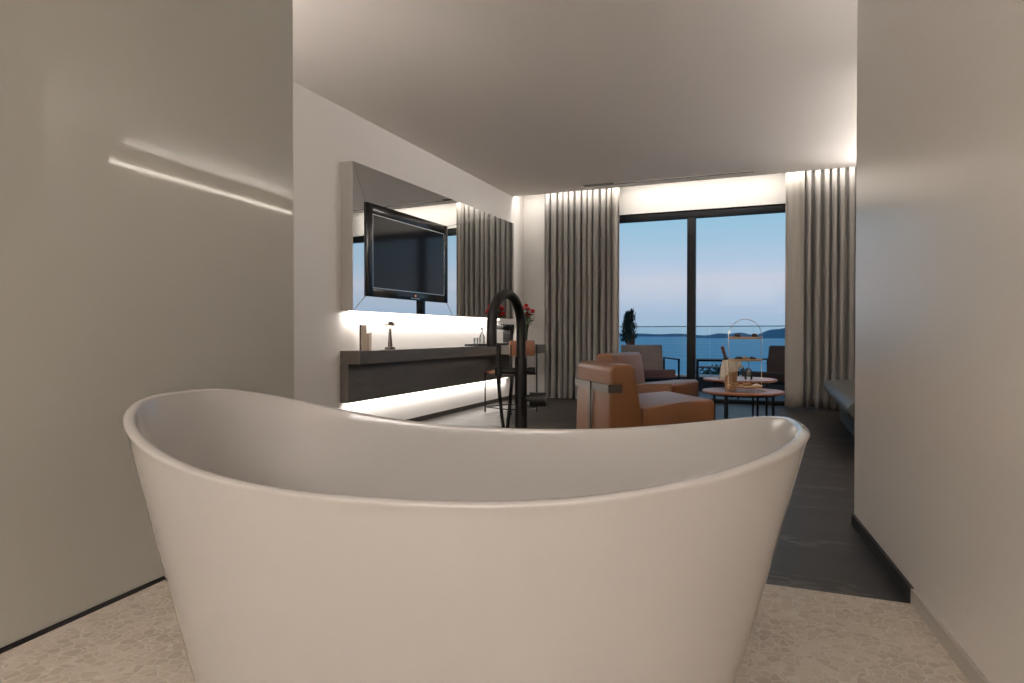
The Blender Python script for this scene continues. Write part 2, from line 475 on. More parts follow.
# ------------------------------------------------------------------ console and desk
cs = thing('wall_console', 'long dark taupe wall console that widens into a desk below the mirror', 'console', (XL, 4.55, 0))
bm = B(); prism(bm, [(0, 0), (.21, 0), (.21, 2.93), (.53, 2.93), (.53, 3.88), (0, 3.88)], 'z', .66, .775, .003, 1); obj('worktop', bm, M['console'], cs, None)
bm = B(); box(bm, 0, .085, 0, 3.72, .325, .66, .002, 1); obj('back_panel', bm, M['console'], cs, None)
bm = B(); box(bm, .02, .045, .05, 3.66, .315, .325); obj('led_strip', bm, M['led'], cs, None)

TOP = .775
# books: spines turned to the room, standing in a row
pr = Vector((.817, .577)); vd = Vector((-.577, .817))
base = Vector((-3.375, 4.70)); off = 0
for wd, dp, ht, mt, lab in [(.017, .15, .226, 'bookdark', 'thin dark brown book at the left end of the row on the console'),
                            (.042, .15, .224, 'bookcream', 'thick cream book next to the dark brown one on the console'),
                            (.018, .14, .150, 'bookpink', 'short dusty pink book in the row on the console'),
                            (.022, .13, .158, 'paper', 'white book at the right end of the row on the console')]:
    c0 = base+pr*(off+wd/2)+vd*(dp/2-.06)
    bk = thing('book', lab, 'book', (c0.x, c0.y, TOP), math.atan2(pr.y, pr.x), 'books standing on the console')
    bm = B(); t_ = .002
    box(bm, -wd/2, -wd/2+t_, -dp/2, dp/2, 0, ht); box(bm, wd/2-t_, wd/2, -dp/2, dp/2, 0, ht); box(bm, -wd/2, wd/2, -dp/2-t_, -dp/2, 0, ht)
    obj('cover', bm, M[mt], bk, None)
    bm = B(); box(bm, -wd/2+t_, wd/2-t_, -dp/2, dp/2-.004, .003, ht-.004); obj('pages', bm, M['paper'], bk, None)
    off += wd+.0015

lp = thing('table_lamp', 'small bronze mushroom table lamp beside the books on the console', 'lamp', (-3.36, 5.16, TOP))
bm = B(); lathe(bm, [(0, 0), (.05, 0), (.05, .018), (.046, .022), (.02, .024), (0, .024)], n=28); obj('base', bm, M['bronze'], lp)
bm = B(); lathe(bm, [(0, .024), (.024, .024), (.019, .08), (.012, .17), (.009, .20), (0, .20)], n=20); obj('stem', bm, M['bronze'], lp)
bm = B(); lathe(bm, [(.0, .268), (.02, .265), (.036, .255), (.047, .238), (.050, .222), (.047, .222), (.034, .245), (.0, .258)], n=28); obj('shade', bm, M['bronze'], lp)
bm = B(); lathe(bm, [(0, .20), (.012, .20), (.016, .215), (.012, .235), (0, .24)], n=16); obj('bulb', bm, M['glow'], lp)

tr = thing('tray', 'flat black tray on the console left of the faucet', 'tray', (-3.36, 7.10, TOP))
bm = B(); box(bm, -.085, .085, -.20, .20, 0, .008, .003)
for a_ in ((-.085, -.08, -.2, .2), (.08, .085, -.2, .2), (-.08, .08, -.2, -.195), (-.08, .08, .195, .2)): box(bm, *a_, .008, .022)
obj('tray_body', bm, M['black'], tr)
def tumbler(x, y, z, lab, h=.09, r=.03):
    o = thing('drinking_glass', lab, 'glass', (x, y, z), 0, 'drinking glasses on the tray')
    bm = B(); lathe(bm, [(0, 0), (r*.85, 0), (r, h), (r-.002, h), (r*.83, .008), (0, .008)], n=20); obj('glass_body', bm, M['glass'], o)
tumbler(-3.36, 7.04, TOP+.008, 'clear tumbler on the black tray')
bo = thing('carafe', 'slim clear glass carafe with a metal stopper on the black tray', 'carafe', (-3.35, 7.19, TOP+.008))
bm = B(); lathe(bm, [(0, 0), (.032, 0), (.034, .02), (.034, .10), (.014, .15), (.012, .19), (.010, .19), (.012, .15), (.031, .10), (.031, .006), (0, .006)], n=20); obj('carafe_body', bm, M['glass'], bo)
bm = B(); lathe(bm, [(0, .19), (.014, .19), (.014, .205), (.008, .215), (0, .216)], n=16); obj('stopper', bm, M['bronze'], bo)

cm = thing('coffee_machine', 'small black and silver coffee machine on the desk behind the faucet', 'coffee machine', (-3.24, 7.66, TOP), R(-20))
bm = B(); box(bm, -.06, .06, -.10, .12, 0, .03, .006); box(bm, -.06, .06, .02, .12, .03, .20, .01); box(bm, -.06, .06, -.10, .12, .20, .27, .015); obj('machine_body', bm, M['bezel'], cm)
bm = B(); box(bm, -.05, .05, -.095, .0, .03, .036, .002); obj('drip_tray', bm, M['silver'], cm)
bm = B(); cyl(bm, (0, -.05, .17), (0, -.05, .20), .014); obj('coffee_outlet', bm, M['silver'], cm)
kt = thing('kettle', 'white ceramic kettle on the desk beside the coffee machine', 'kettle', (-3.10, 7.74, TOP))
bm = B(); lathe(bm, [(0, 0), (.055, 0), (.06, .02), (.055, .12), (.04, .20), (.034, .215), (0, .215)], n=28); obj('kettle_body', bm, M['kettle'], kt)
bm = B(); lathe(bm, [(0, .215), (.03, .215), (.022, .23), (.007, .232), (.009, .248), (0, .25)], n=20); obj('lid', bm, M['kettle'], kt)
bm = B(); tube(bm, [(.03, -.02, .19), (.075, -.05, .19), (.082, -.055, .13), (.05, -.03, .05)], .007, 10); obj('handle', bm, M['bezel'], kt)

# flowers in a vase
VX, VY = -3.035, 7.86
vs = thing('vase', 'tall slim glass vase of red flowers on the desk', 'vase', (VX, VY, TOP))
bm = B(); lathe(bm, [(0, 0), (.034, 0), (.036, .01), (.028, .08), (.038, .20), (.052, .265), (.049, .265), (.035, .20), (.025, .08), (.030, .012), (0, .012)], n=24)
obj('vase_body', bm, mat('smoked_green_glass', (.05, .055, .035, 1), .12), vs)
for i in range(9):
    a_ = 2*PI*i/9*1.0+.3; rr = .03+.075*((i*37 % 9)/8); hz = .375+.13*((i*5 % 9)/8)-rr*.2
    fl = thing('red_flower', 'red flower with green leaves in the slim vase on the desk', 'flower', (VX, VY, TOP+.014), 0, 'red flowers in the vase')
    hx, hy = rr*math.cos(a_)*1.25, rr*math.sin(a_)*1.25
    bm = B(); tube(bm, [(.006*math.cos(a_), .006*math.sin(a_), 0), (.022*math.cos(a_), .022*math.sin(a_), .22), (hx*.75, hy*.75, hz-.05), (hx, hy, hz)], .003, 6); obj('stem', bm, M['leaf'], fl)
    bm = B()
    for L_ in range(6):
        nP = (3, 5, 7, 8, 9, 9)[L_]; tilt = (.25, .55, .9, 1.2, 1.5, 1.9)[L_]; pl = (.040, .043, .045, .046, .045, .038)[L_]
        for k in range(nP):
            ph = 2*PI*(k+.37*L_)/nP
            d = Vector((math.cos(ph)*math.sin(tilt), math.sin(ph)*math.sin(tilt), math.cos(tilt)))
            sd = Vector((-math.sin(ph), math.cos(ph), 0)); o_ = Vector((hx, hy, hz))
            q = [o_+sd*-.006, o_+d*pl*.6+sd*-.017, o_+d*pl+sd*-.006+Vector((0, 0, -.003)), o_+d*pl+sd*.006+Vector((0, 0, -.003)), o_+d*pl*.6+sd*.017, o_+sd*.006]
            bm.faces.new([bm.verts.new(p) for p in q])
    obj('petals', bm, M['red'], fl)
    bm = B()
    for k in range(9):
        ph = a_+(k-4)*.55; zb = hz-.05-.025*(k % 4)
        o_ = Vector((hx*.7, hy*.7, zb)); d = Vector((math.cos(ph), math.sin(ph), .3))*.085; sd = Vector((-math.sin(ph), math.cos(ph), 0))*.022
        bm.faces.new([bm.verts.new(p) for p in (o_, o_+d*.5+sd, o_+d, o_+d*.5-sd)])
    obj('leaves', bm, M['leaf'], fl)

# desk chair: tan leather seat and backrest on a thin black frame, facing the desk
dc = thing('desk_chair', 'thin black framed desk chair with a tan leather backrest in front of the desk', 'chair', (-2.87, 6.98, 0), R(-24))
W2 = .21
for sx in (-.23, .21):
    for sy in (-W2, W2):
        bm = B(); tube(bm, [(sx, sy, 0), (sx, sy, .47 if sx < 0 else .80)], .009, 8); obj('leg', bm, M['black'], dc)
for sy in (-W2, W2):
    for z_ in (.06, .45): obj('side_rail', cyl(B(), (-.23, sy, z_), (.21, sy, z_), .0075, 8), M['black'], dc)
for sx in (-.23, .21): obj('foot_rail', cyl(B(), (sx, -W2, .06), (sx, W2, .06), .007, 8), M['black'], dc)
bm = B(); box(bm, -.24, .20, -W2+.011, W2-.011, .445, .485, .015, 3); obj('seat', bm, M['copper'], dc)
bm = B(); box(bm, .165, .20, -.20, .20, .665, .845, .015, 3); obj('backrest', bm, M['copper'], dc)

# ------------------------------------------------------------------ curtains
def curtain(name, label, x0, x1, n, lead, side):
    t = thing(name, label, 'curtain', (0, 8.69, 0))
    bm = B(); K = n*14; rows = [0.012, .25, 1.0, 2.0, 2.6, 2.99]
    g = []
    r2 = random.Random(n)
    offs = [r2.uniform(-.25, .25) for _ in range(n+2)]; amps = [r2.uniform(.85, 1.1) for _ in range(n+2)]
    for z in rows:
        row = []
        for i in range(K+1):
            f = i/K*n; k = int(f); fr = f-k
            ph = 2*PI*(f+.10*math.sin(f*1.7))+offs[k]*(fr*(1-fr))*2
            A = .078*amps[k]*(1.0-.12*z/3)
            s = math.sin(ph); y = A*math.copysign(abs(s)**.75, s)
            x = x0+(x1-x0)*i/K-.014*math.sin(2*ph)
            row.append(bm.verts.new((x, y+.004*math.sin(z*2+f), z)))
        g.append(row)
    for a_, b_ in zip(g, g[1:]):
        for i in range(K): bm.faces.new((a_[i], a_[i+1], b_[i+1], b_[i]))
    o = obj('drape', bm, M['curtain'], t, 80)
    md = o.modifiers.new('thickness', 'SOLIDIFY'); md.thickness = .004
    # paler leading edge panel, a broad flat fold
    bm = B(); lx0, lx1 = lead
    g = []
    for z in rows:
        row = []
        for i in range(21):
            u = i/20; row.append(bm.verts.new((lx0+(lx1-lx0)*u, -.095+.018*math.sin(u*PI*3+.4)+.03*side*(u-.5), z)))
        g.append(row)
    for a_, b_ in zip(g, g[1:]):
        for i in range(20): bm.faces.new((a_[i], a_[i+1], b_[i+1], b_[i]))
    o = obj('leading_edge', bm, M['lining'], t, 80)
    md = o.modifiers.new('thickness', 'SOLIDIFY'); md.thickness = .004
    bm = B(); box(bm, min(x0, lx0)-.02, max(x1, lx1)+.02, -.012, .012, 2.99, 3.012); obj('curtain_track', bm, M['white'], t, None)
curtain('curtain', 'pleated taupe floor length curtain left of the balcony door', -3.06, -2.00, 12, (-2.05, -1.955), 1)
curtain('curtain', 'pleated taupe floor length curtain right of the balcony door', .315, 1.14, 9, (.115, .325), -1)

# linear air vent in the ceiling
av = thing('ceiling_vent', 'narrow black slot air vent in the ceiling before the curtain slot', 'air vent', (-1.5, 8.27, H))
bm = B(); box(bm, -.85, 1.25, -.03, -.024, -.004, 0); box(bm, -.85, 1.25, .024, .03, -.004, 0); obj('vent_frame', bm, M['ceil'], av, None)
bm = B(); box(bm, -.85, -.45, -.075, .024, -.0045, 0); box(bm, -.52, 1.25, -.02, .024, -.0045, 0); obj('vent_slot', bm, M['black'], av, None)

# ------------------------------------------------------------------ armchairs
def armchair():
    t = thing('armchair', 'tan leather armchair nearest the bathtub seen from behind', 'armchair', (0, 0, 0), 0, 'tan leather armchairs')
    w = .37
    bm = B(); prism(bm, [(-.37, .09), (-.355, .66), (-.335, .695), (-.20, .70), (-.165, .675), (-.075, .09)], 'x', -w, w, .03, 4); obj('backrest', bm, M['leather'], t, 50)
    bm = B(); prism(bm, [(-.10, .14), (-.105, .375), (.20, .415), (.455, .432), (.48, .405), (.48, .14)], 'x', -w+.004, w-.004, .03, 4); obj('seat', bm, M['leather'], t, 50)
    bm = B()
    box(bm, -w-.006, w+.006, -.376, -.366, .495, .555); 
    for s in (-1, 1): box(bm, min(s*w, s*(w+.006)), max(s*w, s*(w+.006)), -.376, -.27, .495, .555)
    obj('back_strap', bm, M['bronze'], t, None)
    bm = B(); box(bm, -.02, .02, -.386, -.376, .0, .555); obj('back_strut', bm, M['bronze'], t, None)
    for sx in (-.33, .33):
        for sy in (-.30, .32):
            bm = B(); box(bm, sx-.015, sx+.015, sy-.015, sy+.015, 0, .145, .003); obj('leg', bm, M['bronze'], t)
    for y_, z_ in ((-.30, .085), (.32, .125)): obj('base_rail', box(B(), -.315, .315, y_-.01, y_+.01, z_, z_+.015), M['bronze'], t, None)
    return t
ac = armchair()
# facing (.816,.578): local +y -> rotation
ac.location = (-1.014, 5.036, 0); ac.rotation_euler = (0, 0, math.atan2(.578, .816)-PI/2)
a2 = dup(ac, (-1.285, 6.73, 0), math.atan2(-.22, .975)-PI/2, 'tan leather armchair farther from the bathtub with its seat facing the small round tables', (1, 1, 1.03))

# ------------------------------------------------------------------ round side tables
def side_table(h, rad, loc, label):
    t = thing('side_table', label, 'side table', loc, R(20), 'round side tables')
    bm = B(); lathe(bm, [(0, h-.022), (rad-.006, h-.022), (rad, h-.016), (rad, h-.004), (rad-.004, h), (0, h)], n=64); obj('tabletop', bm, M['copper'], t)
    for k in range(4):
        a_ = PI/4+k*PI/2; r_ = rad*.80
        bm = B(); cyl(bm, (r_*math.cos(a_), r_*math.sin(a_), 0), (r_*math.cos(a_), r_*math.sin(a_), h-.022), .011, 10); obj('leg', bm, M['black'], t)
    bm = B(); tube(bm, [(rad*.80*math.cos(2*PI*i/40), rad*.80*math.sin(2*PI*i/40), h-.032) for i in range(40)], .009, 8, True); obj('support_ring', bm, M['black'], t)
    return t
T1 = (-.272, 6.27, 0); T2 = (-.335, 7.0, 0)
side_table(.40, .36, T1, 'low round terracotta side table carrying the tiered serving stand')
side_table(.46, .36, T2, 'taller round side table behind the serving stand, near the balcony door')

# tiered stand
SX, SY = -.25, 6.20
st = thing('tiered_stand', 'three tier serving stand with a thin brass arch on the front side table', 'serving stand', (SX, SY, .40), R(22.3))
hw = .150
bm = B()
pts = [(-hw, 0, .0), (-hw, 0, .50)]
for i in range(1, 24): pts.append((-hw*math.cos(PI*i/24), 0, .50+.155*math.sin(PI*i/24)))
pts += [(hw, 0, .50), (hw, 0, 0)]
tube(bm, pts, .0026, 8)
for s in (-hw, hw): cyl(bm, (s, -.09, .004), (s, .09, .004), .004, 8)
obj('arch_frame', bm, M['brass'], st)
for z, r_ in ((.035, .155), (.275, .150), (.475, .148)):
    bm = B(); lathe(bm, [(0, 0), (r_-.012, 0), (r_, .012), (r_, .020), (r_-.008, .020), (r_-.014, .012), (0, .012)], n=40, sy=.72)
    for v in bm.verts: v.co.z += z
    obj('plate', bm, M['wood'], st)
cR, sR = math.cos(R(22.3)), math.sin(R(22.3))
def on_stand(dx, dy, z): return (SX+dx*cR-dy*sR, SY+dx*sR+dy*cR, .40+z)
def truffle(dx, dy, z, lab):
    o = obj('chocolate', lathe(B(), [(0, 0), (.02, 0), (.029, .010), (.028, .024), (.018, .036), (0, .040)], n=18), M['choc'], None, 60, on_stand(dx, dy, z))
    tag(o, lab, 'chocolate', 'chocolates on the top tier')
truffle(-.075, -.01, .487, 'dark chocolate at the left of the top tier of the stand')
truffle(.085, .0, .487, 'dark chocolate at the right of the top tier of the stand')
def pastry(dx, dy, z, rz, lab, grp, s=1., m='pastry'):
    bm = B(); P = []; rad = []
    for i in range(13):
        u = i/12*2-1
        P.append((u*.045*s, -.018*s*(1-u*u)*-1, .014*s+.004*s*(1-u*u))); rad.append((.004+.011*(1-abs(u)**1.6)*(1+.12*math.sin(i*2.6)))*s)
    tube(bm, P, rad, 12)
    mn = min(v.co.z for v in bm.verts)
    for v in bm.verts: v.co.z -= mn
    o = obj('pastry', bm, M[m], None, 60, on_stand(dx, dy, z)); o.rotation_euler = (0, 0, rz)
    tag(o, lab, 'pastry', grp)
pastry(-.055, -.02, .287, .4, 'brown pastry at the left of the middle tier', 'pastries on the middle tier', 1.0, 'choc')
pastry(.0, -.03, .287, 1.1, 'golden pastry in the centre of the middle tier', 'pastries on the middle tier')
pastry(.07, -.01, .287, 2.3, 'dark pastry at the right of the middle tier', 'pastries on the middle tier', 1.0, 'choc')
pastry(-.09, -.02, .047, .3, 'golden pastry at the left of the bottom tier', 'pastries on the bottom tier')
pastry(-.01, -.05, .047, 1.0, 'golden pastry at the front of the bottom tier', 'pastries on the bottom tier')
pastry(.05, .0, .047, 1.9, 'golden pastry right of centre on the bottom tier', 'pastries on the bottom tier', 1.1)
pastry(.1, -.02, .047, .2, 'small pale pastry at the right end of the bottom tier', 'pastries on the bottom tier', .75, 'cream')

# bucket, napkin, bottle on the front table
BX, BY = -.385, 6.415
bk = thing('wine_bucket', 'tan wine bucket on the front side table left of the serving stand', 'wine bucket', (BX, BY, .40))
bm = B(); lathe(bm, [(0, 0), (.048, 0), (.052, .01), (.066, .25), (.069, .252), (.069, .258), (.064, .258), (.048, .012), (0, .012)], n=36); obj('bucket_body', bm, M['tanpaper'], bk)
bt = thing('wine_bottle', 'dark wine bottle with red foil leaning in the tan bucket', 'bottle', (BX+.012, BY, .47))
bt.rotation_euler = (0, R(-16), R(20))
bm = B(); lathe(bm, [(0, 0), (.034, 0), (.037, .006), (.037, .17), (.030, .21), (.0145, .245), (.0135, .30), (0, .30)], n=24); obj('bottle_body', bm, M['bottle'], bt)
bm = B(); lathe(bm, [(.0145, .262), (.0150, .33), (.017, .332), (.017, .345), (0, .346)], n=20); obj('foil', bm, M['foil'], bt)
# napkin draped over the bucket
def napkin():
    bm = B(); g = []
    n = 40
    for j, (r_, z) in enumerate([(.044, .27), (.060, .276), (.075, .273), (.080, .25), (.083, .21), (.088, .165)]):
        row = []
        for i in range(n):
            a_ = 2*PI*i/n; d = .0 if j < 3 else (.008*(j-2))*math.sin(a_*6+.5)
            zz = z if j < 3 else z-(.026*(j-2))*max(0, math.cos(a_-3.5))**2+(.012*(j-2))*max(0, math.cos(a_-.4))
            row.append(bm.verts.new(((r_+d)*math.cos(a_), (r_+d)*math.sin(a_), zz)))
        g.append(row)
    for a_, b_ in zip(g, g[1:]):
        for i in range(n): bm.faces.new((a_[i], a_[(i+1) % n], b_[(i+1) % n], b_[i]))
    o = obj('napkin', bm, M['cream'], None, 70, (BX, BY, .40))
    md = o.modifiers.new('thickness', 'SOLIDIFY'); md.thickness = .003
    tag(o, 'cream napkin draped around the top of the tan wine bucket', 'napkin')
napkin()
wg = thing('wine_glass', 'clear stemmed glass standing upside down on the rear side table', 'glass', (-.245, 6.90, .46))
bm = B(); lathe(bm, [(.036, 0), (.041, .03), (.040, .07), (.028, .10), (.005, .115), (.004, .19), (.01, .20), (.036, .206), (.036, .209), (0, .209)], n=28)
lathe(bm, [(.034, 0), (.039, .03), (.038, .07), (.026, .098), (0, .110)], n=28)
obj('glass_body', bm, M['glass'], wg)

# ------------------------------------------------------------------ sofa bench
sf = thing('sofa', 'grey leather sofa bench at the right edge before the curtain', 'sofa', (.49, 5.3, 0))
bm = B(); box(bm, .16, .80, .05, 2.45, 0.0, .27, .01); obj('base', bm, M['darkgrey'], sf)
bm = B(); prism(bm, [(.03, .29), (.0, .335), (.01, .385), (.05, .42), (.80, .45), (.80, .28), (.12, .27)], 'y', 0, 2.5, .025, 4); obj('seat_cushion', bm, M['greyleather'], sf, 50)
pl = thing('throw_pillow', 'grey pillow standing on the sofa bench at the right edge', 'pillow', (.98, 7.35, .44))
bm = B(); bmesh.ops.create_uvsphere(bm, u_segments=32, v_segments=20, radius=1)
for v in bm.verts:
    x, y, z = v.co
    f = lambda q: math.copysign(abs(q)**.6, q)
    v.co = Vector((x*.07, f(y)*.20, f(z)*.17+.17))
obj('pillow_cover', bm, M['greyleather'], pl, 80).rotation_euler = (0, R(12), 0)

# ------------------------------------------------------------------ balcony and view
bm = B(); box(bm, -6, 4, 9.12, 11.2, -.16, -.03); struct('floor_balcony', bm, M['balcony'])
bm = B(); box(bm, -6, 4, 11.0, 11.2, -.03, .21); struct('wall_balcony_kerb', bm, M['kerbdark'])
bm = B(); box(bm, -6, 4, 10.97, 11.22, .21, .24); struct('trim_3', bm, M['kerb'])  # kerb top, its lit look put into the paler colour
gr = thing('glass_railing', 'clear glass balcony railing before the sea', 'railing', (-1, 11.1, .24))
for k in range(4):
    bm = B(); box(bm, -5+k*2.5+.008, -2.5+k*2.5-.008, -.006, .006, 0, .80); obj('glass_panel', bm, M['rail_glass'], gr, None)
bm = B(); box(bm, -5, 5, -.01, .01, .80, .815); obj('top_rail', bm, mat('rail_aluminium', (.30, .40, .47, 1), .4), gr, None)

def outdoor_chair(name, loc, rz, label, m_back, m_seat):
    t = thing(name, label, 'outdoor chair', loc, rz, 'balcony lounge chairs')
    bm = B(); prism(bm, [(-.36, .22), (-.44, .76), (-.40, .78), (-.36, .76), (-.27, .24)], 'x', -.33, .33, .015, 3); obj('back_panel', bm, m_back, t, 50)
    bm = B(); prism(bm, [(-.28, .24), (-.28, .36), (.34, .42), (.36, .40), (.36, .29)], 'x', -.33, .33, .025, 3); obj('seat_cushion', bm, m_seat, t, 50)
    for s in (-.37, .37):
        bm = B(); tube(bm, [(s, .38, 0), (s, .38, .57), (s, -.40, .57), (s, -.40, 0)], .016, 8); obj('arm_frame', bm, M['black'], t)
    bm = B(); bm.free()
    for y_, z_ in ((.30, .26), (-.40, .5), (-.40, .2)): obj('cross_bar', cyl(B(), (-.37, y_, z_), (.37, y_, z_), .014, 8), M['black'], t)
    return t
outdoor_chair('outdoor_chair', (-1.82, 9.98, -.03), R(-155), 'balcony chair with woven back behind the farther tan armchair', M['wicker'], M['rose'])
outdoor_chair('outdoor_chair', (.02, 9.98, -.03), R(150), 'dark brown balcony chair seen through the right pane of the door', M['brownweave'], M['brownweave'])
ot = thing('outdoor_table', 'black metal framed side table on the balcony between the lounge chairs', 'outdoor table', (-.86, 10.2, -.03), R(8))
bm = B(); box(bm, -.26, .26, -.26, .26, .54, .57, .004); obj('tabletop', bm, M['black'], ot)
for sx in (-.24, .24):
    for sy in (-.24, .24):
        bm = B(); cyl(bm, (sx, sy, 0), (sx, sy, .54), .012, 8); obj('leg', bm, M['black'], ot)
bm = B(); box(bm, -.24, .24, -.24, .24, .44, .452); obj('shelf', bm, M['black'], ot, None)

# slim conifer in a tall planter
cy = thing('potted_conifer', 'slim dark conifer in a tall brown planter on the balcony beside the left curtain', 'potted plant', (-2.22, 10.6, -.03))
bm = B(); lathe(bm, [(0, 0), (.07, 0), (.075, .92), (.08, .95), (.068, .95), (.065, .88), (0, .88)], n=28); obj('planter', bm, M['terracotta'], cy)
bm = B(); cyl(bm, (0, 0, .88), (0, 0, 1.28), .012, 8); obj('trunk', bm, M['terracotta'], cy)
bm = B(); r3 = random.Random(4)
for i in range(900):
    u = r3.random(); z = .80+.48*u; rr = .105*(1-u)**.6*r3.random()**.6+.008; a_ = r3.random()*2*PI
    if r3.random() < .3: rr *= 1.35
    o_ = Vector((rr*math.cos(a_)-(.05 if i % 3 else -.02), rr*math.sin(a_)-.08*(1-u), z+(.05 if i % 3 == 0 else 0))); d = Vector((math.cos(a_)*.3, math.sin(a_)*.3, 1)).normalized()*(.05+.03*r3.random())
    sd = Vector((-math.sin(a_), math.cos(a_), 0))*.007
    bm.faces.new([bm.verts.new(p) for p in (o_-sd, o_+d*.5-sd*1.3, o_+d, o_+d*.5+sd*1.3, o_+sd)])
obj('foliage', bm, M['cypress'], cy, None)

def bush(loc, r_, lab, sd_):
    o_root = thing('shrub', lab, 'shrub', loc, 0, 'shrubs beyond the balcony')
    rr = random.Random(sd_); bm = B()
    for i in range(900):
        d = Vector((rr.gauss(0, 1), rr.gauss(0, 1), rr.gauss(0, 1))).normalized()
        q = Vector((d.x*r_*1.3, d.y*r_, abs(d.z)*r_*.8))*(rr.uniform(.75, 1.08))+Vector((0, 0, 1.0))
        t1 = Vector((rr.gauss(0, 1), rr.gauss(0, 1), rr.gauss(0, 1))).normalized()*.07; t2 = d.cross(t1).normalized()*.03
        bm.faces.new([bm.verts.new(p) for p in (q-t1, q+t2, q+t1, q-t2)])
    obj('foliage', bm, mat('shrub_leaves', (.04, .06, .035, 1), .8, var=.3), o_root, None)
    bm = B(); tube(bm, [(0, 0, 0), (.05, 0, .6), (0, .03, 1.3)], .04, 8); obj('trunk', bm, M['terracotta'], o_root)
bush((-.95, 13.6, -1.25), .62, 'dark shrub beyond the balcony behind the door mullion', 1)
bm = B(); box(bm, -8, 6, 11.2, 15.5, -1.5, -1.25); struct('ground', bm, M['kerbdark'])

# sea and islands
def sea_mat():
    m, nt, out = new_mat('hazy_evening_sea')
    N = nt.nodes.new; L = nt.links.new
    p = N('ShaderNodeBsdfPrincipled'); L(p.outputs[0], out.inputs[0])
    tc = N('ShaderNodeTexCoord'); mp = N('ShaderNodeMapping'); mp.inputs['Scale'].default_value = (.0012, .006, 1)
    L(tc.outputs['Object'], mp.inputs[0])
    n = N('ShaderNodeTexNoise'); n.inputs['Scale'].default_value = 1.; n.inputs['Detail'].default_value = 5
    L(mp.outputs[0], n.inputs['Vector'])
    cr = N('ShaderNodeValToRGB'); cr.color_ramp.elements[0].position = .42; cr.color_ramp.elements[1].position = .68
    cr.color_ramp.elements[0].color = (.16, .46, .58, 1); cr.color_ramp.elements[1].color = (.40, .58, .65, 1)  # paler patches paint haze and cloud reflections into the water colour
    L(n.outputs['Fac'], cr.inputs[0]); L(cr.outputs[0], p.inputs['Base Color'])
    p.inputs['Roughness'].default_value = .5; p.inputs['Specular IOR Level'].default_value = .25
    return m
SEA = -45
bm = B(); s = 30000
bm.faces.new([bm.verts.new(p) for p in ((-s, 60, SEA), (s, 60, SEA), (s, s, SEA), (-s, s, SEA))])
o = obj('sea', bm, sea_mat(), None, None); tag(o, 'blue sea beyond the balcony reaching the horizon', 'sea', None, 'stuff')
def island(x0, x1, y, h, lab, sd_, col):
    rr = random.Random(sd_); bm = B(); n = 60
    ph = [rr.uniform(0, 6) for _ in range(5)]
    rows = []
    for j, (v, hh) in enumerate(((-1, 0), (-.5, .55), (0, 1), (.5, .55), (1, 0))):
        row = []
        for i in range(n+1):
            u = i/n; env = math.sin(PI*u)**.5
            prof = env*(.55+.22*math.sin(u*7+ph[0])+.13*math.sin(u*17+ph[1])+.07*math.sin(u*37+ph[2]+j))
            row.append(bm.verts.new((x0+(x1-x0)*u-(x0+x1)/2, v*350*(env+.02), max(0, h*hh*prof))))
        rows.append(row)
    for a_, b_ in zip(rows, rows[1:]):
        for i in range(n): bm.faces.new((a_[i], a_[i+1], b_[i+1], b_[i]))
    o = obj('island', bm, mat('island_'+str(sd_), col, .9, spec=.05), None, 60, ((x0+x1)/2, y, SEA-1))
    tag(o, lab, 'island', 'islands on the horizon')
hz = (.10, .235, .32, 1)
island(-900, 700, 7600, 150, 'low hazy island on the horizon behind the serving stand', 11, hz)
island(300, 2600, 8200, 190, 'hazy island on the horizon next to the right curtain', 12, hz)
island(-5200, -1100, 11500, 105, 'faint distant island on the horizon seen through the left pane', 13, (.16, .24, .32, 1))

# ------------------------------------------------------------------ world: dusk sky
w = bpy.data.worlds.new('dusk_sky'); sc.world = w; w.use_nodes = True
nt = w.node_tree
for n in list(nt.nodes): nt.nodes.remove(n)
N = nt.nodes.new; L = nt.links.new
out = N('ShaderNodeOutputWorld'); bg = N('ShaderNodeBackground'); L(bg.outputs[0], out.inputs[0])
tc = N('ShaderNodeTexCoord'); sp = N('ShaderNodeSeparateXYZ'); L(tc.outputs['Generated'], sp.inputs[0])
mp = N('ShaderNodeMapping'); mp.inputs['Scale'].default_value = (2.2, 2.2, 26); L(tc.outputs['Generated'], mp.inputs[0])
ns = N('ShaderNodeTexNoise'); ns.inputs['Scale'].default_value = 1.6; ns.inputs['Detail'].default_value = 5; L(mp.outputs[0], ns.inputs['Vector'])
ad = N('ShaderNodeMath'); ad.operation = 'MULTIPLY_ADD'; ad.inputs[1].default_value = .035; ad.inputs[2].default_value = -.0175
L(ns.outputs['Fac'], ad.inputs[0])
a2_ = N('ShaderNodeMath'); a2_.operation = 'ADD'; L(sp.outputs['Z'], a2_.inputs[0]); L(ad.outputs[0], a2_.inputs[1])
cr = N('ShaderNodeValToRGB'); L(a2_.outputs[0], cr.inputs[0])
E = cr.color_ramp.elements
stops = [(0.0, srgb(140, 164, 186)), (.03, srgb(148, 166, 188)), (.055, srgb(164, 174, 192)), (.08, srgb(176, 180, 194)), (.10, srgb(160, 176, 196)),
         (.17, srgb(136, 172, 194)), (.30, srgb(118, 160, 190)), (1.0, srgb(58, 92, 140))]
E[0].position, E[0].color = stops[0]; E[1].position, E[1].color = stops[-1]
for p_, c_ in stops[1:-1]:
    x = E.new(p_); x.color = c_
L(cr.outputs[0], bg.inputs[0]); bg.inputs[1].default_value = .95

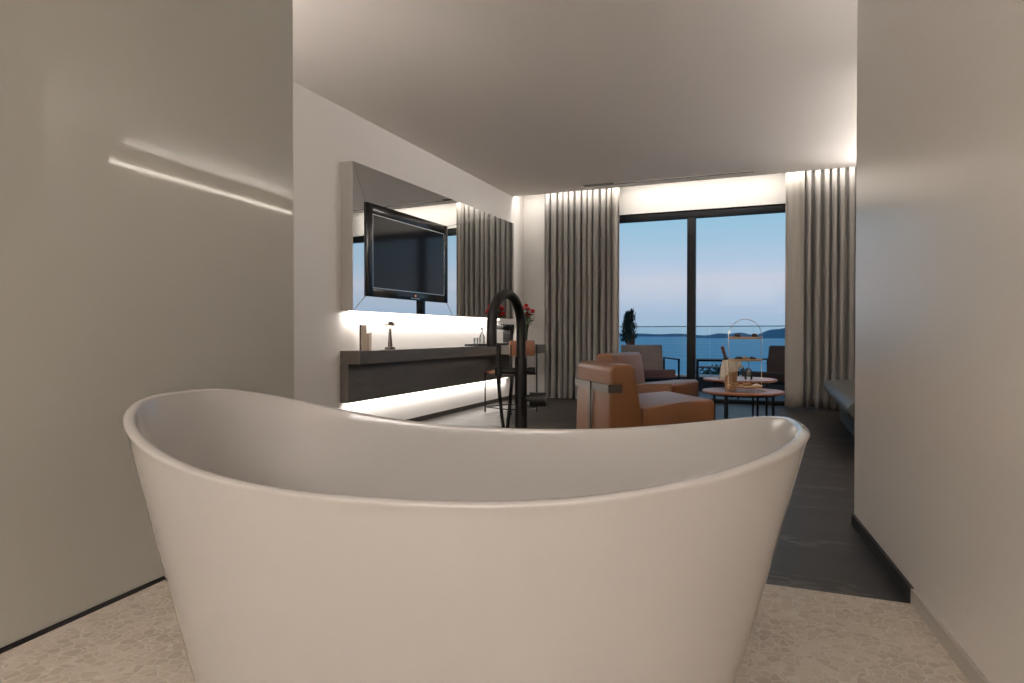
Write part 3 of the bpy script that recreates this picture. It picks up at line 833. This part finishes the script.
# ------------------------------------------------------------------ lights
warm = (1, .945, .91); neut = (1, .945, .895)
area('cove_light', (-1.2, 8.55, H+.10), 4.5, .03, 15, neut, (R(12), 0, 0))
mlen = 3.3
area('mirror_light', (XL+.05, 6.25, 1.105), .025, mlen, 10, neut, (0, R(8), 0))
area('console_light', (XL+.035, 6.40, .312), .02, 3.6, 7.5, neut, (0, R(0), 0))
# added led ledge, out of view on the bathroom back wall, brightens the ceiling
bm = B(); prism(bm, [(-2.2, 2.30), (-2.08, 2.30), (-2.08, 2.35), (-2.10, 2.35), (-2.10, 2.32), (-2.2, 2.32)], 'x', XL+.02, .80); struct('trim_4', bm, M['white'])
area('cornice_fill', (-1.4, -2.15, 2.33), 4.0, .04, 95, warm, (R(180-12), 0, 0))
area('sofa_wall_fill', (1.385, 6.8, 2.7175), .03, 3.0, 17, warm, (0, R(106), math.atan(.0906)), R(95))  # fill added along the led line to brighten the bedroom ceiling
# added mirror and fill panel, unseen behind the camera, to brighten tub and walls
vm = thing('added_mirror', 'added wall mirror under an unseen fill light panel on the back wall of the bathroom', 'mirror', (-.75, -2.2, 1.0))
bm = B(); box(bm, -.75, .75, 0, .02, 0, .70, .003, 1); obj('mirror_glass', bm, M['mirror'], vm, None)
bm = B(); box(bm, -.80, .80, 0, .04, .74, 1.26, .004, 1); obj('fill_panel', bm, M['white'], vm, None)
area('panel_fill', (0, .046, 1.0), 1.55, .48, 29, warm, (R(90), 0, PI), None, vm)
# added led ledge, hidden behind the glass partition, fills left wall and ceiling
bm = B(); prism(bm, [(XL, 1.66), (XL+.11, 1.66), (XL+.11, 1.71), (XL+.09, 1.71), (XL+.09, 1.68), (XL, 1.68)], 'y', -1.8, 2.45); struct('trim_5', bm, M['white'])
area('shower_fill', (XL+.05, .4, 1.695), .04, 4.0, 50, warm, (0, R(180+12), 0))
# added uplight, hidden behind the bathroom wall, to lift the bedroom ceiling
fl = thing('fill_lamp', 'added bronze uplighter hidden behind the bathroom wall to brighten the bedroom ceiling', 'lamp', (1.28, 3.95, 0))
bm = B(); lathe(bm, [(0, 0), (.14, 0), (.14, .02), (.02, .03), (0, .03)], n=32); obj('base', bm, M['bronze'], fl)
bm = B(); cyl(bm, (0, 0, .03), (0, 0, 1.45), .012); obj('pole', bm, M['bronze'], fl)
bm = B(); lathe(bm, [(0, 1.45), (.05, 1.45), (.16, 1.55), (.157, 1.55), (.05, 1.456), (0, 1.456)], n=32); obj('shade', bm, M['bronze'], fl)
l = bpy.data.lights.new('lamp', 'AREA'); l.shape = 'DISK'; l.size = .24; l.energy = 9; l.color = warm
lo = bpy.data.objects.new('lamp', l); COL.objects.link(lo); lo.parent = fl; lo.location = (0, 0, 1.54); lo.rotation_euler = (PI, 0, 0)

# ------------------------------------------------------------------ camera
cam = bpy.data.cameras.new('camera'); cam.lens = 36*641/1024; cam.sensor_width = 36; cam.clip_end = 60000; cam.clip_start = .02
co = bpy.data.objects.new('camera', cam); COL.objects.link(co)
co.location = (0, 0, .92); co.rotation_euler = (R(90-.67), 0, R(22.3))
sc.camera = co
sc.view_settings.view_transform = 'Standard'; sc.view_settings.look = 'None'
sc.view_settings.gamma = 1; sc.view_settings.use_curve_mapping = False
sc.view_settings.exposure = .52
sc.cycles.use_denoising = True
sc.cycles.max_bounces = 12; sc.cycles.diffuse_bounces = 6; sc.cycles.glossy_bounces = 6; sc.cycles.transparent_max_bounces = 16
sc.cycles.sample_clamp_indirect = 6
